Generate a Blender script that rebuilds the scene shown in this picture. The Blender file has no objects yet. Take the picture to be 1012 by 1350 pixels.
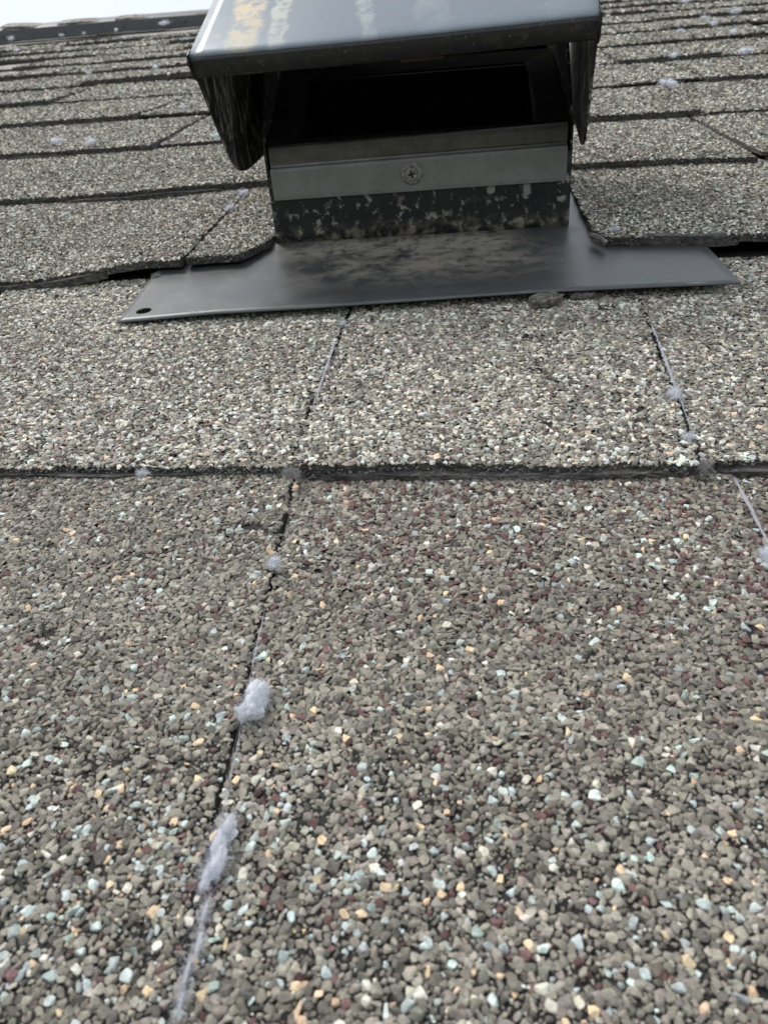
import bpy, bmesh, math, random
import numpy as np
from mathutils import Matrix, Vector, Euler

# ------------------------------------------------------------------ camera, sky, sun, exposure
# Roof frame: X along the courses, Y up the slope, Z out of the roof; millimetres, scaled by U.
U = 0.001
PITCH = math.radians(21.0)
ROOF = Matrix.Rotation(PITCH, 4, 'X')
S = bpy.context.scene
C = S.collection

cam_d = bpy.data.cameras.new('camera')
cam = bpy.data.objects.new('camera', cam_d)
C.objects.link(cam)
_r, _u, _f = Vector((.9916, .1060, -.0742)), Vector((-.0001, .5741, .8188)), Vector((-.1294, .8119, -.5693))
_m = Matrix((_r, _u, -_f)).transposed().to_4x4()
_m.translation = Vector((0, 0, 98.8)) * U
cam.matrix_world = ROOF @ _m
cam_d.sensor_fit = 'AUTO'
cam_d.sensor_width = 36.0
cam_d.lens = 28.0
cam_d.clip_start = 0.004
cam_d.clip_end = 2000
cam_d.dof.use_dof = True
cam_d.dof.focus_distance = 0.205
cam_d.dof.aperture_fstop = 46
S.camera = cam

SUN_EL, SUN_AZ = math.radians(55), math.radians(-62)     # azimuth from +Y (up the slope) towards +X
w = bpy.data.worlds.new('World')
S.world = w
w.use_nodes = True
wn, wl = w.node_tree.nodes, w.node_tree.links
wn.clear()
sky = wn.new('ShaderNodeTexSky')
sky.sky_type = 'NISHITA'
sky.sun_disc = False
sky.sun_elevation = SUN_EL
sky.sun_rotation = SUN_AZ
sky.air_density = 1.0
sky.dust_density = 4.0
sky.ozone_density = 1.0
cl = wn.new('ShaderNodeMix')                              # thin even overcast over the clear sky
cl.data_type = 'RGBA'
cl.inputs[0].default_value = 0.72
cl.inputs[7].default_value = (8.7, 9.2, 9.6, 1)
bg = wn.new('ShaderNodeBackground')
bg.inputs[1].default_value = 0.085
wo = wn.new('ShaderNodeOutputWorld')
wl.new(sky.outputs[0], cl.inputs[6])
wl.new(cl.outputs[2], bg.inputs[0])
wl.new(bg.outputs[0], wo.inputs[0])

sun_d = bpy.data.lights.new('sun', 'SUN')
sun_d.energy = 1.5
sun_d.angle = math.radians(18)
sun_d.color = (1, .965, .91)
sun = bpy.data.objects.new('sun', sun_d)
C.objects.link(sun)
_sd = Vector((math.sin(SUN_AZ) * math.cos(SUN_EL), math.cos(SUN_AZ) * math.cos(SUN_EL), math.sin(SUN_EL)))
sun.rotation_euler = _sd.to_track_quat('Z', 'Y').to_euler()

S.view_settings.view_transform = 'Standard'
S.view_settings.look = 'None'
S.view_settings.exposure = 0.53
S.view_settings.gamma = 1
S.view_settings.use_curve_mapping = False
S.cycles.max_bounces = 12
S.cycles.diffuse_bounces = 8

# ------------------------------------------------------------------ helpers
rng = np.random.default_rng(7)
random.seed(7)


def tag(o, label=None, cat=None, group=None, kind=None):
    for k, v in (('label', label), ('category', cat), ('group', group), ('kind', kind)):
        if v:
            o[k] = v
    return o


def link(name, me, mat=None, parent=None, loc=None):
    o = bpy.data.objects.new(name, me)
    C.objects.link(o)
    if mat and me and not me.materials:
        me.materials.append(mat)
    if parent:
        o.parent = parent
    if loc is not None:
        o.location = Vector(loc) * U
    return o


def on_roof(o, x, y, z, rz=0.0):
    o.matrix_world = ROOF @ Matrix.Translation(Vector((x, y, z)) * U) @ Matrix.Rotation(rz, 4, 'Z')
    return o


def mesh_np(name, co, tris, cols=None, smooth=True, uscale=True):
    me = bpy.data.meshes.new(name)
    co = np.asarray(co, np.float32)
    if uscale:
        co = co * U
    tris = np.asarray(tris, np.int32)
    k = tris.shape[1]
    me.vertices.add(len(co))
    me.vertices.foreach_set('co', co.ravel())
    me.loops.add(tris.size)
    me.loops.foreach_set('vertex_index', tris.ravel())
    me.polygons.add(len(tris))
    me.polygons.foreach_set('loop_start', np.arange(0, tris.size, k, dtype=np.int32))
    me.polygons.foreach_set('use_smooth', np.full(len(tris), smooth, bool))
    me.update(calc_edges=True)
    if cols is not None:
        a = me.attributes.new('col', 'FLOAT_COLOR', 'POINT')
        c4 = np.ones((len(co), 4), np.float32)
        c4[:, :3] = cols
        a.data.foreach_set('color', c4.ravel())
    return me


def mesh_py(name, verts, faces, smooth=False):
    me = bpy.data.meshes.new(name)
    me.from_pydata([Vector(v) * U for v in verts], [], faces)
    bm = bmesh.new()
    bm.from_mesh(me)
    bmesh.ops.recalc_face_normals(bm, faces=bm.faces)
    bm.to_mesh(me)
    bm.free()
    for p in me.polygons:
        p.use_smooth = smooth
    return me


def solid(o, t, offset=0.0):
    m = o.modifiers.new('thickness', 'SOLIDIFY')
    m.thickness = t * U
    m.offset = offset
    return o


def bevel(o, wd, seg=2):
    m = o.modifiers.new('bevel', 'BEVEL')
    m.width = wd * U
    m.segments = seg
    m.limit_method = 'ANGLE'
    return o


_G = rng.random((64, 64))


def vnoise(x, y):
    """smooth value noise, period 64"""
    x, y = np.asarray(x, float), np.asarray(y, float)
    xi, yi = np.floor(x).astype(int), np.floor(y).astype(int)
    fx, fy = x - xi, y - yi
    fx, fy = fx * fx * (3 - 2 * fx), fy * fy * (3 - 2 * fy)
    g = lambda a, b: _G[a % 64, b % 64]
    return ((g(xi, yi) * (1 - fx) + g(xi + 1, yi) * fx) * (1 - fy)
            + (g(xi, yi + 1) * (1 - fx) + g(xi + 1, yi + 1) * fx) * fy)


# ------------------------------------------------------------------ materials
class NT:
    def __init__(s, name):
        s.m = bpy.data.materials.new(name)
        s.m.use_nodes = True
        s.t = s.m.node_tree
        s.b = s.t.nodes['Principled BSDF']
        s.out = s.t.nodes['Material Output']

    def n(s, typ, **kw):
        nd = s.t.nodes.new('ShaderNode' + typ)
        for k, v in kw.items():
            if k[0] == 'i' and k[1:].isdigit():
                s.put(nd.inputs[int(k[1:])], v)
            elif k in nd.inputs and not hasattr(nd, k):
                s.put(nd.inputs[k], v)
            else:
                setattr(nd, k, v)
        return nd

    def put(s, sock, v):
        if isinstance(v, bpy.types.NodeSocket):
            s.t.links.new(v, sock)
        else:
            sock.default_value = v

    def coords(s):
        return s.n('TexCoord').outputs['Object']

    def noise(s, scale, detail=4, rough=.55, vec=None, dist=0):
        nd = s.n('TexNoise')
        nd.inputs['Scale'].default_value = scale
        nd.inputs['Detail'].default_value = detail
        nd.inputs['Roughness'].default_value = rough
        nd.inputs['Distortion'].default_value = dist
        s.put(nd.inputs['Vector'], vec if vec is not None else s.coords())
        return nd.outputs['Fac']

    def ramp(s, fac, *stops):
        nd = s.n('ValToRGB')
        e = nd.color_ramp.elements
        while len(e) < len(stops):
            e.new(.5)
        for el, (pos, c) in zip(e, stops):
            el.position = pos
            el.color = (c, c, c, 1) if isinstance(c, (int, float)) else (*c, 1)
        s.put(nd.inputs[0], fac)
        return nd.outputs[0]

    def mix(s, fac, a, b, mode='MIX'):
        nd = s.n('Mix')
        nd.data_type = 'RGBA'
        nd.blend_type = mode
        s.put(nd.inputs[0], fac)
        for i, v in ((6, a), (7, b)):
            s.put(nd.inputs[i], (*v, 1) if isinstance(v, tuple) and len(v) == 3 else v)
        return nd.outputs[2]

    def math(s, op, a, b=0.0, clamp=False):
        nd = s.n('Math')
        nd.operation = op
        nd.use_clamp = clamp
        s.put(nd.inputs[0], a)
        s.put(nd.inputs[1], b)
        return nd.outputs[0]

    def bump(s, h, strength, dist):
        nd = s.n('Bump')
        nd.inputs['Strength'].default_value = strength
        nd.inputs['Distance'].default_value = dist
        s.put(nd.inputs['Height'], h)
        s.put(s.b.inputs['Normal'], nd.outputs[0])

    def box(s, ax, lo, hi, soft):
        """1 inside lo..hi on an axis (object coordinates, metres), feathered"""
        sep = s.n('SeparateXYZ')
        s.put(sep.inputs[0], s.coords())
        o = sep.outputs[ax]
        u = s.math('DIVIDE', s.math('SUBTRACT', o, lo), soft, True)
        d = s.math('DIVIDE', s.math('SUBTRACT', hi, o), soft, True)
        return s.math('MULTIPLY', u, d)

    def set(s, **kw):
        for k, v in kw.items():
            s.put(s.b.inputs[k.replace('_', ' ')], (*v, 1) if isinstance(v, tuple) and len(v) == 3 else v)
        return s.m


def mat_granule(name, per_object=False):
    t = NT(name)
    if per_object:
        col = t.n('ObjectInfo').outputs['Color']
    else:
        col = t.n('Attribute', attribute_name='col').outputs['Color']
    geo = t.n('NewGeometry').outputs['Position']
    n1 = t.noise(1400, 3, .6, geo)
    n2 = t.noise(5200, 2, .6, geo)
    c = t.mix(1.0, col, t.ramp(n1, (.25, .62), (.75, 1.3)), 'MULTIPLY')
    c = t.mix(1.0, c, t.ramp(n2, (.3, .82), (.7, 1.14)), 'MULTIPLY')
    t.bump(n2, .35, .00012)
    return t.set(Base_Color=c, Roughness=.78, Specular_IOR_Level=.3)


def mat_asphalt():
    t = NT('asphalt_edge')
    co = t.n('NewGeometry').outputs['Position']
    mp_ = t.n('Mapping')
    mp_.inputs['Scale'].default_value = (.45, 1, 1.3)
    t.put(mp_.inputs[0], co)
    n1 = t.noise(800, 6, .7, mp_.outputs[0])
    n2 = t.noise(170, 3, .6, co)
    c = t.ramp(n1, (.3, (.02, .02, .019)), (.5, (.075, .072, .068)), (.7, (.24, .23, .215)))
    c = t.mix(t.ramp(n2, (.5, 0), (.72, .5)), c, (.17, .16, .145))
    t.bump(n1, .9, .0012)
    return t.set(Base_Color=c, Roughness=.85, Specular_IOR_Level=.25)


def mat_far_shingle(name, tint):
    """mineral surface where single granules can no longer be told apart"""
    t = NT(name)
    co = t.n('NewGeometry').outputs['Position']
    v = t.n('TexVoronoi')
    v.inputs['Scale'].default_value = 360
    t.put(v.inputs['Vector'], co)
    sep = t.n('SeparateColor')
    t.put(sep.inputs[0], v.outputs['Color'])
    c = t.ramp(sep.outputs[0], (0, tuple(.35 * x for x in tint)), (.45, tint), (.72, tuple(1.35 * x for x in tint)),
               (.9, (.52, .52, .48)), (1.0, (.66, .61, .50)))
    big = t.noise(26, 3, .6, co)
    c = t.mix(1.0, c, t.ramp(big, (.3, .78), (.7, 1.2)), 'MULTIPLY')
    t.bump(v.outputs['Distance'], .9, .0016)
    return t.set(Base_Color=c, Roughness=.85, Specular_IOR_Level=.25)


M = {}
M['granule'] = mat_granule('mineral_granules')
M['granule_one'] = mat_granule('mineral_granule_single', True)
M['asphalt'] = mat_asphalt()
t = NT('asphalt_bed')
n1 = t.noise(900, 4, .6, t.n('NewGeometry').outputs['Position'])
t.bump(n1, .6, .0005)
M['bed'] = t.set(Base_Color=t.ramp(n1, (.35, (.010, .010, .010)), (.7, (.035, .034, .032))), Roughness=.8, Specular_IOR_Level=.3)
M['far'] = mat_far_shingle('granulated_shingle', (.29, .275, .248))
M['far_warm'] = mat_far_shingle('granulated_shingle_warm', (.33, .31, .275))
M['far_dark'] = mat_far_shingle('granulated_shingle_dark', (.25, .236, .215))


def metal(name, base, rough, metallic=.55, dirt=(.16, .15, .13), dirt_amt=.25, streak=False):
    t = NT(name)
    co = t.coords()
    mp = t.n('Mapping')
    mp.inputs['Scale'].default_value = (1, .18, 1) if streak else (1, 1, 1)
    t.put(mp.inputs[0], co)
    n1 = t.noise(60, 6, .65, mp.outputs[0])
    n2 = t.noise(420, 4, .6, mp.outputs[0])
    c = t.mix(t.ramp(n1, (.4, 0), (.75, dirt_amt)), base, dirt)
    c = t.mix(t.ramp(n2, (.55, 0), (.8, dirt_amt * .8)), c, dirt)
    r = t.math('ADD', t.math('MULTIPLY', n1, .25), rough - .12)
    hgt = t.math('ADD', t.math('MULTIPLY', n1, .3), t.math('MULTIPLY', t.noise(22, 3, .5, mp.outputs[0]), 3.0))
    t.bump(hgt, .16, .0008)
    return t, c, r


# flange: dull dark sheet metal, dusty brown-white residue washed down below the box
t, c, r = metal('flange_metal', (.082, .087, .091), .40, .6, (.17, .17, .165), .5)
msk = t.math('MULTIPLY', t.box(1, -.062, .004, .024), t.box(0, -.055, .058, .03))
d1 = t.noise(95, 8, .74, dist=.35)
dust = t.math('MULTIPLY', msk, t.ramp(d1, (.40, 0), (.56, .85)))
c = t.mix(dust, c, (.30, .27, .22))
d3 = t.noise(190, 7, .75)
dust2 = t.math('MULTIPLY', t.math('MULTIPLY', t.box(1, -.024, .004, .010), t.box(0, -.06, .045, .02)), t.ramp(d3, (.38, 0), (.54, .9)))
c = t.mix(dust2, c, (.40, .37, .31))
d4 = t.noise(110, 4, .6)
c = t.mix(t.math('MULTIPLY', t.box(0, -.02, .06, .03), t.ramp(d4, (.60, 0), (.70, .5))), c, (.03, .028, .025))
r = t.math('ADD', r, t.math('MULTIPLY', dust, .3), True)
mpv = t.n('Mapping')
mpv.inputs['Rotation'].default_value = (0, 0, .5)
mpv.inputs['Scale'].default_value = (.12, 1.6, 1)
t.put(mpv.inputs[0], t.coords())
scr = t.noise(420, 3, .5, mpv.outputs[0])
c = t.mix(t.math('MULTIPLY', t.ramp(scr, (.69, 0), (.72, .6)), t.ramp(t.noise(30, 2), (.5, 0), (.6, 1))), c, (.36, .38, .40))
grt = t.noise(700, 3, .7)
c = t.mix(t.ramp(grt, (.62, 0), (.7, .35)), c, (.24, .23, .2))
dm = t.math('MULTIPLY', t.math('SUBTRACT', 1.0, t.math('ADD', dust, dust2, True)), .55)
M['flange'] = t.set(Base_Color=c, Roughness=r, Metallic=dm, Specular_IOR_Level=.5)

# box wall: black paint flaking to pale primer, chalky band along the foot
t = NT('flaking_black_paint')
n1 = t.noise(210, 7, .66, dist=.35)
n2 = t.noise(60, 4, .6)
n3 = t.noise(430, 3, .6)
c = t.mix(t.ramp(n2, (.35, 0), (.75, .5)), (.010, .011, .013), (.035, .036, .037))
low = t.box(2, -.01, .0125, .008)
c = t.mix(t.math('MULTIPLY', t.ramp(n1, (.56, 0), (.59, .9)), t.ramp(n2, (.44, .1), (.54, 1))), c, (.30, .29, .26))
c = t.mix(t.math('MULTIPLY', low, t.ramp(n1, (.45, 0), (.58, .85))), c, (.24, .21, .165))
c = t.mix(t.ramp(n3, (.66, 0), (.72, .3)), c, (.2, .2, .19))
for (sx_, sz_, rx_, rz_) in ((.0283, .0222, .0016, .0034), (.0425, .0206, .0020, .0034)):
    sp_ = t.n('SeparateXYZ')
    t.put(sp_.inputs[0], t.coords())
    ex = t.math('POWER', t.math('DIVIDE', t.math('SUBTRACT', sp_.outputs[0], sx_), rx_), 2)
    ez = t.math('POWER', t.math('DIVIDE', t.math('SUBTRACT', sp_.outputs[2], sz_), rz_), 2)
    rr_ = t.math('ADD', t.math('ADD', ex, ez), t.math('MULTIPLY', t.math('SUBTRACT', n1, .5), 6.0))
    c = t.mix(t.ramp(rr_, (.35, .75), (1.0, 0)), c, (.33, .33, .30))
t.bump(n1, .4, .0006)
M['box'] = t.set(Base_Color=c, Roughness=.55, Metallic=0, Specular_IOR_Level=.4)

# galvanised strip
t, c, r = metal('galvanised_strip', (.25, .258, .248), .55, .6, (.10, .092, .075), .45)
n5 = t.noise(900, 3, .6)
c = t.mix(t.ramp(n5, (.6, 0), (.75, .35)), c, (.32, .32, .30))
c = t.mix(t.math('MULTIPLY', t.box(2, .0352, .05, .001), t.ramp(t.noise(90, 5, .7), (.3, .55), (.6, .9))), c, (.07, .062, .05))
M['galv'] = t.set(Base_Color=c, Roughness=r, Metallic=.35)

# hood outside: black-blue enamel, sky reflection lightened into its base colour, ochre run-off streaks down the slope on the left
t, c, r = metal('hood_enamel_sky_sheen', (.19, .226, .266), .33, .3, (.17, .19, .205), .4)
mp = t.n('Mapping')
mp.inputs['Scale'].default_value = (1, .13, .13)
t.put(mp.inputs[0], t.coords())
brk = t.noise(160, 6, .72)
wig = t.math('MULTIPLY', t.math('SUBTRACT', t.noise(45, 4, .6), .5), .016)
sepx = t.n('SeparateXYZ')
t.put(sepx.inputs[0], t.coords())
xx = t.math('ADD', sepx.outputs[0], wig)
run = None
for (x0, hw, amt, colr) in ((-.0555, .0065, .8, (.58, .47, .29)), (-.0425, .004, .65, (.48, .49, .42)), (-.014, .0035, .5, (.50, .53, .50)), (.008, .006, .3, (.46, .49, .48)), (.045, .004, .3, (.46, .48, .46))):
    dd = t.math('DIVIDE', t.math('ABSOLUTE', t.math('SUBTRACT', xx, x0)), hw)
    band = t.math('MULTIPLY', t.math('SUBTRACT', 1.0, dd, True), 2.6, True)
    band = t.math('MULTIPLY', t.math('MULTIPLY', band, t.ramp(brk, (.40, .12), (.54, 1))), t.math('MULTIPLY', t.box(1, -.050, .1, .034), amt))
    c = t.mix(band, c, colr)
    run = band if run is None else t.math('ADD', run, band, True)
sp = t.noise(85, 5, .7)
spots = t.math('MULTIPLY', t.ramp(sp, (.64, 0), (.68, .8)), t.box(1, -.045, -.012, .01))
c = t.mix(spots, c, (.40, .31, .19))
r = t.math('ADD', r, t.math('MULTIPLY', run, .35), True)
M['hood'] = t.set(Base_Color=c, Roughness=r, Metallic=.25, Specular_IOR_Level=.5)

# sheet edges / lip: same paint kept at its plain black, scuffed with brown specks
t = NT('hood_lip_paint')
n1 = t.noise(260, 5, .7)
n2 = t.noise(900, 3, .6)
c = t.mix(t.ramp(n1, (.5, 0), (.7, .6)), (.013, .014, .015), (.06, .05, .038))
c = t.mix(t.ramp(n2, (.64, 0), (.72, .6)), c, (.22, .18, .12))
t.bump(n1, .15, .0004)
M['lip'] = t.set(Base_Color=c, Roughness=.42, Specular_IOR_Level=.45)

# cheeks: grimy, lint film streaked down
t = NT('grimy_cheek_paint')
mp = t.n('Mapping')
mp.inputs['Scale'].default_value = (1, 1, .35)
t.put(mp.inputs[0], t.coords())
n1 = t.noise(170, 6, .7, mp.outputs[0], 1.0)
c = t.ramp(n1, (.36, (.006, .006, .007)), (.5, (.04, .038, .035)), (.62, (.46, .44, .40)), (.75, (.24, .22, .2)))
t.bump(n1, .5, .0008)
M['cheek'] = t.set(Base_Color=c, Roughness=.6, Specular_IOR_Level=.35)

t = NT('near_black_duct')  # near-black mottle for duct and back wall
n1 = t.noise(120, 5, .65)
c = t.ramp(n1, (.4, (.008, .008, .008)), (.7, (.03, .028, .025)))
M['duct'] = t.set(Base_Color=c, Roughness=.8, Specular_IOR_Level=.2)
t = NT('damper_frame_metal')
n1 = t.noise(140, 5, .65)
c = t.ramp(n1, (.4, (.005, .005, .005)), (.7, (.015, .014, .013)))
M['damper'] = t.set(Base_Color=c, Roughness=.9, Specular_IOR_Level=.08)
t = NT('slit_glint_tan')
M['slit_glint'] = t.set(Base_Color=(.55, .42, .25), Roughness=.4, Metallic=.4)
t = NT('zinc_screw')
n1 = t.noise(700, 4, .6)
c = t.ramp(n1, (.35, (.16, .155, .14)), (.7, (.42, .40, .37)))
t.bump(n1, .3, .0002)
M['screw'] = t.set(Base_Color=c, Roughness=.5, Metallic=.5)
t = NT('screw_recess_shade')
M['recess'] = t.set(Base_Color=(.02, .018, .015), Roughness=.8)

t, c, r = metal('ridge_metal', (.095, .10, .11), .5, .4, (.16, .16, .16), .4)
M['ridge'] = t.set(Base_Color=c, Roughness=r, Metallic=.2)

t = NT('lint_fibre')
tr = t.n('BsdfTranslucent')
tr.inputs[0].default_value = (.93, .945, .995, 1)
mx = t.n('MixShader')
mx.inputs[0].default_value = .45
t.t.links.new(t.b.outputs[0], mx.inputs[1])
t.t.links.new(tr.outputs[0], mx.inputs[2])
t.t.links.new(mx.outputs[0], t.out.inputs[0])
M['lint'] = t.set(Base_Color=(.93, .945, .99), Roughness=.9, Specular_IOR_Level=.1, Subsurface_Weight=.5, Subsurface_Scale=.0015)
t.b.inputs['Subsurface Radius'].default_value = (1, 1, 1.1)
t = NT('lint_fibre_dirty')
M['lint_grey'] = t.set(Base_Color=(.36, .35, .34), Roughness=.9, Specular_IOR_Level=.1)

t = NT('weathered_fragment')
n1 = t.noise(600, 5, .65)
c = t.ramp(n1, (.35, (.05, .045, .04)), (.55, (.16, .145, .13)), (.7, (.30, .28, .25)))
t.bump(n1, .8, .001)
M['chip'] = t.set(Base_Color=c, Roughness=.9)
t = NT('lawn')
n1 = t.noise(.6, 6, .7)
M['lawn'] = t.set(Base_Color=t.ramp(n1, (.3, (.045, .06, .025)), (.7, (.09, .10, .05))), Roughness=.95)
t = NT('roof_deck_felt')
n1 = t.noise(300, 5, .7)
M['deck'] = t.set(Base_Color=t.ramp(n1, (.35, (.02, .02, .02)), (.7, (.10, .095, .088))), Roughness=.95)

# ------------------------------------------------------------------ ground and roof deck
g = link('ground', mesh_py('ground', [(-6e5, -6e5, -4000), (6e5, -6e5, -4000), (6e5, 6e5, -4000), (-6e5, 6e5, -4000)], [(0, 1, 2, 3)]), M['lawn'])
tag(g, 'ground sheet far below the roof', 'ground', kind='structure')

E0, EXP = 155.2, 143.0            # butt edge of the course whose step crosses mid-picture; exposure
RIDGE = 2085.0
ry = RIDGE + 40
ca, sa = math.cos(2 * PITCH), math.sin(2 * PITCH)
bx, bz = ry + 2600 * ca, -9 - 2600 * sa
dv = []
for x in (-3000, 3000):
    dv += [(x, -1700, -9), (x, ry, -9), (x, bx, bz), (x, bx - 40 * sa, bz - 40), (x, ry, -60), (x, -1700, -40)]
roof = link('roof', mesh_py('roof', dv, [(0, 1, 7, 6), (1, 2, 8, 7), (2, 3, 9, 8), (3, 4, 10, 9), (4, 5, 11, 10), (5, 0, 6, 11), (0, 1, 2, 3, 4, 5), (6, 7, 8, 9, 10, 11)]), M['deck'])
roof.rotation_euler = (PITCH, 0, 0)
tag(roof, 'sloping roof laid with grey granule-coated asphalt shingles', 'roof', kind='structure')


# ------------------------------------------------------------------ granule prototypes
def stone_proto(seed, npts, rounded, cut):
    r = np.random.default_rng(seed)
    bm = bmesh.new()
    el = r.uniform(.58, 1.0)
    fl = r.uniform(.42, .68)
    for i in range(npts):
        v = r.normal(size=3)
        v /= np.linalg.norm(v)
        v = np.sign(v) * np.abs(v) ** .6
        v *= r.uniform(.88, 1.08)
        bm.verts.new((v[0], v[1] * el, v[2] * fl))
    res = bmesh.ops.convex_hull(bm, input=bm.verts)
    bmesh.ops.delete(bm, geom=[v for v in bm.verts if not v.link_faces], context='VERTS')
    if rounded:
        bmesh.ops.dissolve_limit(bm, angle_limit=.25, verts=bm.verts, edges=bm.edges)
        bmesh.ops.bevel(bm, geom=list(bm.edges), offset=.085, segments=1, affect='EDGES', profile=.6)
    bmesh.ops.recalc_face_normals(bm, faces=bm.faces)
    bmesh.ops.triangulate(bm, faces=bm.faces)
    if cut:
        bmesh.ops.delete(bm, geom=[f for f in bm.faces if f.normal.z < -.25], context='FACES')
    bm.verts.index_update()
    co = np.array([v.co[:] for v in bm.verts])
    tr = np.array([[v.index for v in f.verts] for f in bm.faces])
    bm.free()
    co[:, :2] /= np.abs(co[:, :2]).max()
    co[:, 2] /= np.abs(co[:, :2]).max()
    return co, tr


NTRI = [0]
PROTO = {
    'near': [stone_proto(100 + i, 15, True, True) for i in range(20)],
    'mid': [stone_proto(200 + i, 12, False, True) for i in range(20)],
    'far': [stone_proto(300 + i, 7, False, True) for i in range(16)],
}


def rot_mats(r, n, tilt):
    az = r.uniform(0, 2 * np.pi, n)
    tx, ty = r.normal(0, tilt, n), r.normal(0, tilt, n)
    ca, sa = np.cos(az), np.sin(az)
    Z = np.zeros((n, 3, 3))
    Z[:, 0, 0], Z[:, 0, 1], Z[:, 1, 0], Z[:, 1, 1], Z[:, 2, 2] = ca, -sa, sa, ca, 1
    X = np.zeros((n, 3, 3))
    X[:, 0, 0], X[:, 1, 1], X[:, 1, 2], X[:, 2, 1], X[:, 2, 2] = 1, np.cos(tx), -np.sin(tx), np.sin(tx), np.cos(tx)
    Y = np.zeros((n, 3, 3))
    Y[:, 1, 1], Y[:, 0, 0], Y[:, 0, 2], Y[:, 2, 0], Y[:, 2, 2] = 1, np.cos(ty), np.sin(ty), -np.sin(ty), np.cos(ty)
    return Y @ X @ Z


def stones_mesh(name, r, pos, rad, cols, lod, smooth):
    prot = PROTO[lod]
    NTRI[0] += int(len(pos) * np.mean([len(t_) for _, t_ in prot]))
    n = len(pos)
    which = r.integers(0, len(prot), n)
    R = rot_mats(r, n, .22)
    V, T, K, off = [], [], [], 0
    for k, (pc, pt) in enumerate(prot):
        s = np.where(which == k)[0]
        if not len(s):
            continue
        v = np.einsum('nij,vj->nvi', R[s], pc) * rad[s][:, None, None] + pos[s][:, None, :]
        nv = len(pc)
        V.append(v.reshape(-1, 3))
        T.append((pt[None] + (np.arange(len(s)) * nv)[:, None, None] + off).reshape(-1, 3))
        K.append(np.repeat(cols[s], nv, 0))
        off += nv * len(s)
    return mesh_np(name, np.concatenate(V), np.concatenate(T), np.concatenate(K), smooth)


def pack(r, W, H, dmin, dmax, dens):
    """stones in a W x H mm rectangle, big ones first, small chips in the gaps: x, y, radius"""
    cell = .16
    nx, ny = int(W / cell) + 1, int(H / cell) + 1
    occ = np.zeros((ny, nx), np.uint8)
    n = int(W * H * dens)
    d = dmin + (dmax - dmin) * r.beta(1.3, 3.2, n)
    d = np.sort(d)[::-1]
    ix = r.integers(0, nx, n)
    iy = r.integers(0, ny, n)
    disc = {}
    out = []
    for i in range(n):
        cx_, cy_ = ix[i], iy[i]
        if occ[cy_, cx_]:
            continue
        k = max(1, int(d[i] * .345 / cell))
        if cx_ < k or cy_ < k or cx_ >= nx - k or cy_ >= ny - k:
            if k > 3:
                continue
        y0, x0 = max(0, cy_ - k), max(0, cx_ - k)
        win = occ[y0:cy_ + k + 1, x0:cx_ + k + 1]
        if win.mean() > .2:
            continue
        if k not in disc:
            a = np.arange(-k, k + 1)
            disc[k] = ((a[:, None] ** 2 + a[None] ** 2) <= (k + .4) ** 2).astype(np.uint8)
        dk = disc[k][y0 - cy_ + k:y0 - cy_ + k + win.shape[0], x0 - cx_ + k:x0 - cx_ + k + win.shape[1]]
        win |= dk
        out.append(i)
    o = np.array(out)
    return ix[o] * cell, iy[o] * cell, d[o] / 2


#           grey-brown          dark               maroon               pale blue-green     cream               tan
PAL = np.array([(.288, .264, .220), (.160, .147, .125), (.150, .088, .082), (.50, .57, .54), (.72, .68, .58), (.82, .62, .41)])
PAL_GRAZING = np.array([(.325, .302, .254), (.155, .145, .125), (.19, .135, .12), (.60, .63, .58), (.76, .72, .61), (.74, .60, .44)])  # upper courses: paler mix, with grazing brightness put into the colours


def colours(r, n, X, Y):
    """mineral colour of every granule; the blend drifts from shingle to shingle, upper courses lightened for grazing light"""
    zone = vnoise(X / 55 + 9 + n * 7, Y / 45 + 3)
    k = len(X)
    if n <= -1:
        low = np.clip((100 - Y) / 60, 0, 1)
        right = (X > -38).astype(float)
        pale = .04 + .055 * low + .05 * (zone - .5)
        tan = .012 + .022 * low
        mar = .03 + .085 * right * np.clip((Y - 60) / 70, 0, 1) * (.5 + zone)
        dark = .17 + 0 * X
        cream = .014 + .008 * low
        pal = PAL
    else:
        pale = .125 + .08 * (zone - .5)
        tan = .03 + 0 * X
        mar = .04 + .05 * zone
        dark = .13 + 0 * X
        cream = .115 + .10 * (zone - .5)
        pal = PAL_GRAZING
    P = np.stack([1 - pale - tan - mar - dark - cream, dark, mar, pale, cream, tan], 1)
    cum = np.cumsum(P, 1)
    cls = (r.random(k)[:, None] > cum).sum(1).clip(0, 5)
    c = pal[cls] * np.exp(r.normal(0, .24, k))[:, None]
    c *= (.84 + .32 * (.6 * vnoise(X / 30 + 3, Y / 22 + n) + .4 * vnoise(X / 9 + 5, Y / 12)))[:, None]
    c *= 1 + r.normal(0, .022, (k, 3))
    c /= np.maximum(1, c.max(1) / .84)[:, None]
    return np.clip(c, .01, .9), cls


# ------------------------------------------------------------------ shingles
def lift(n, x, y):
    """shingles of the course over the vent flange ride up on it"""
    x = np.asarray(x, float)
    if n == 1:
        l = np.clip((x + 185) / 55, 0, 1)
        rr = np.clip((190 - x) / 100, 0, 1)
        s = l * l * (3 - 2 * l) * rr * rr * (3 - 2 * rr)
        return 5.2 * s * (1 - .55 * np.clip((np.asarray(y) - (E0 + EXP)) / EXP, 0, 1.2))
    if n == 2:
        s = np.clip((x + 230) / 90, 0, 1) * np.clip((190 - x) / 110, 0, 1)
        return 2.4 * s * (1 - np.clip((np.asarray(y) - (E0 + 2 * EXP)) / EXP, 0, 1))
    return 0 * x


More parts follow.
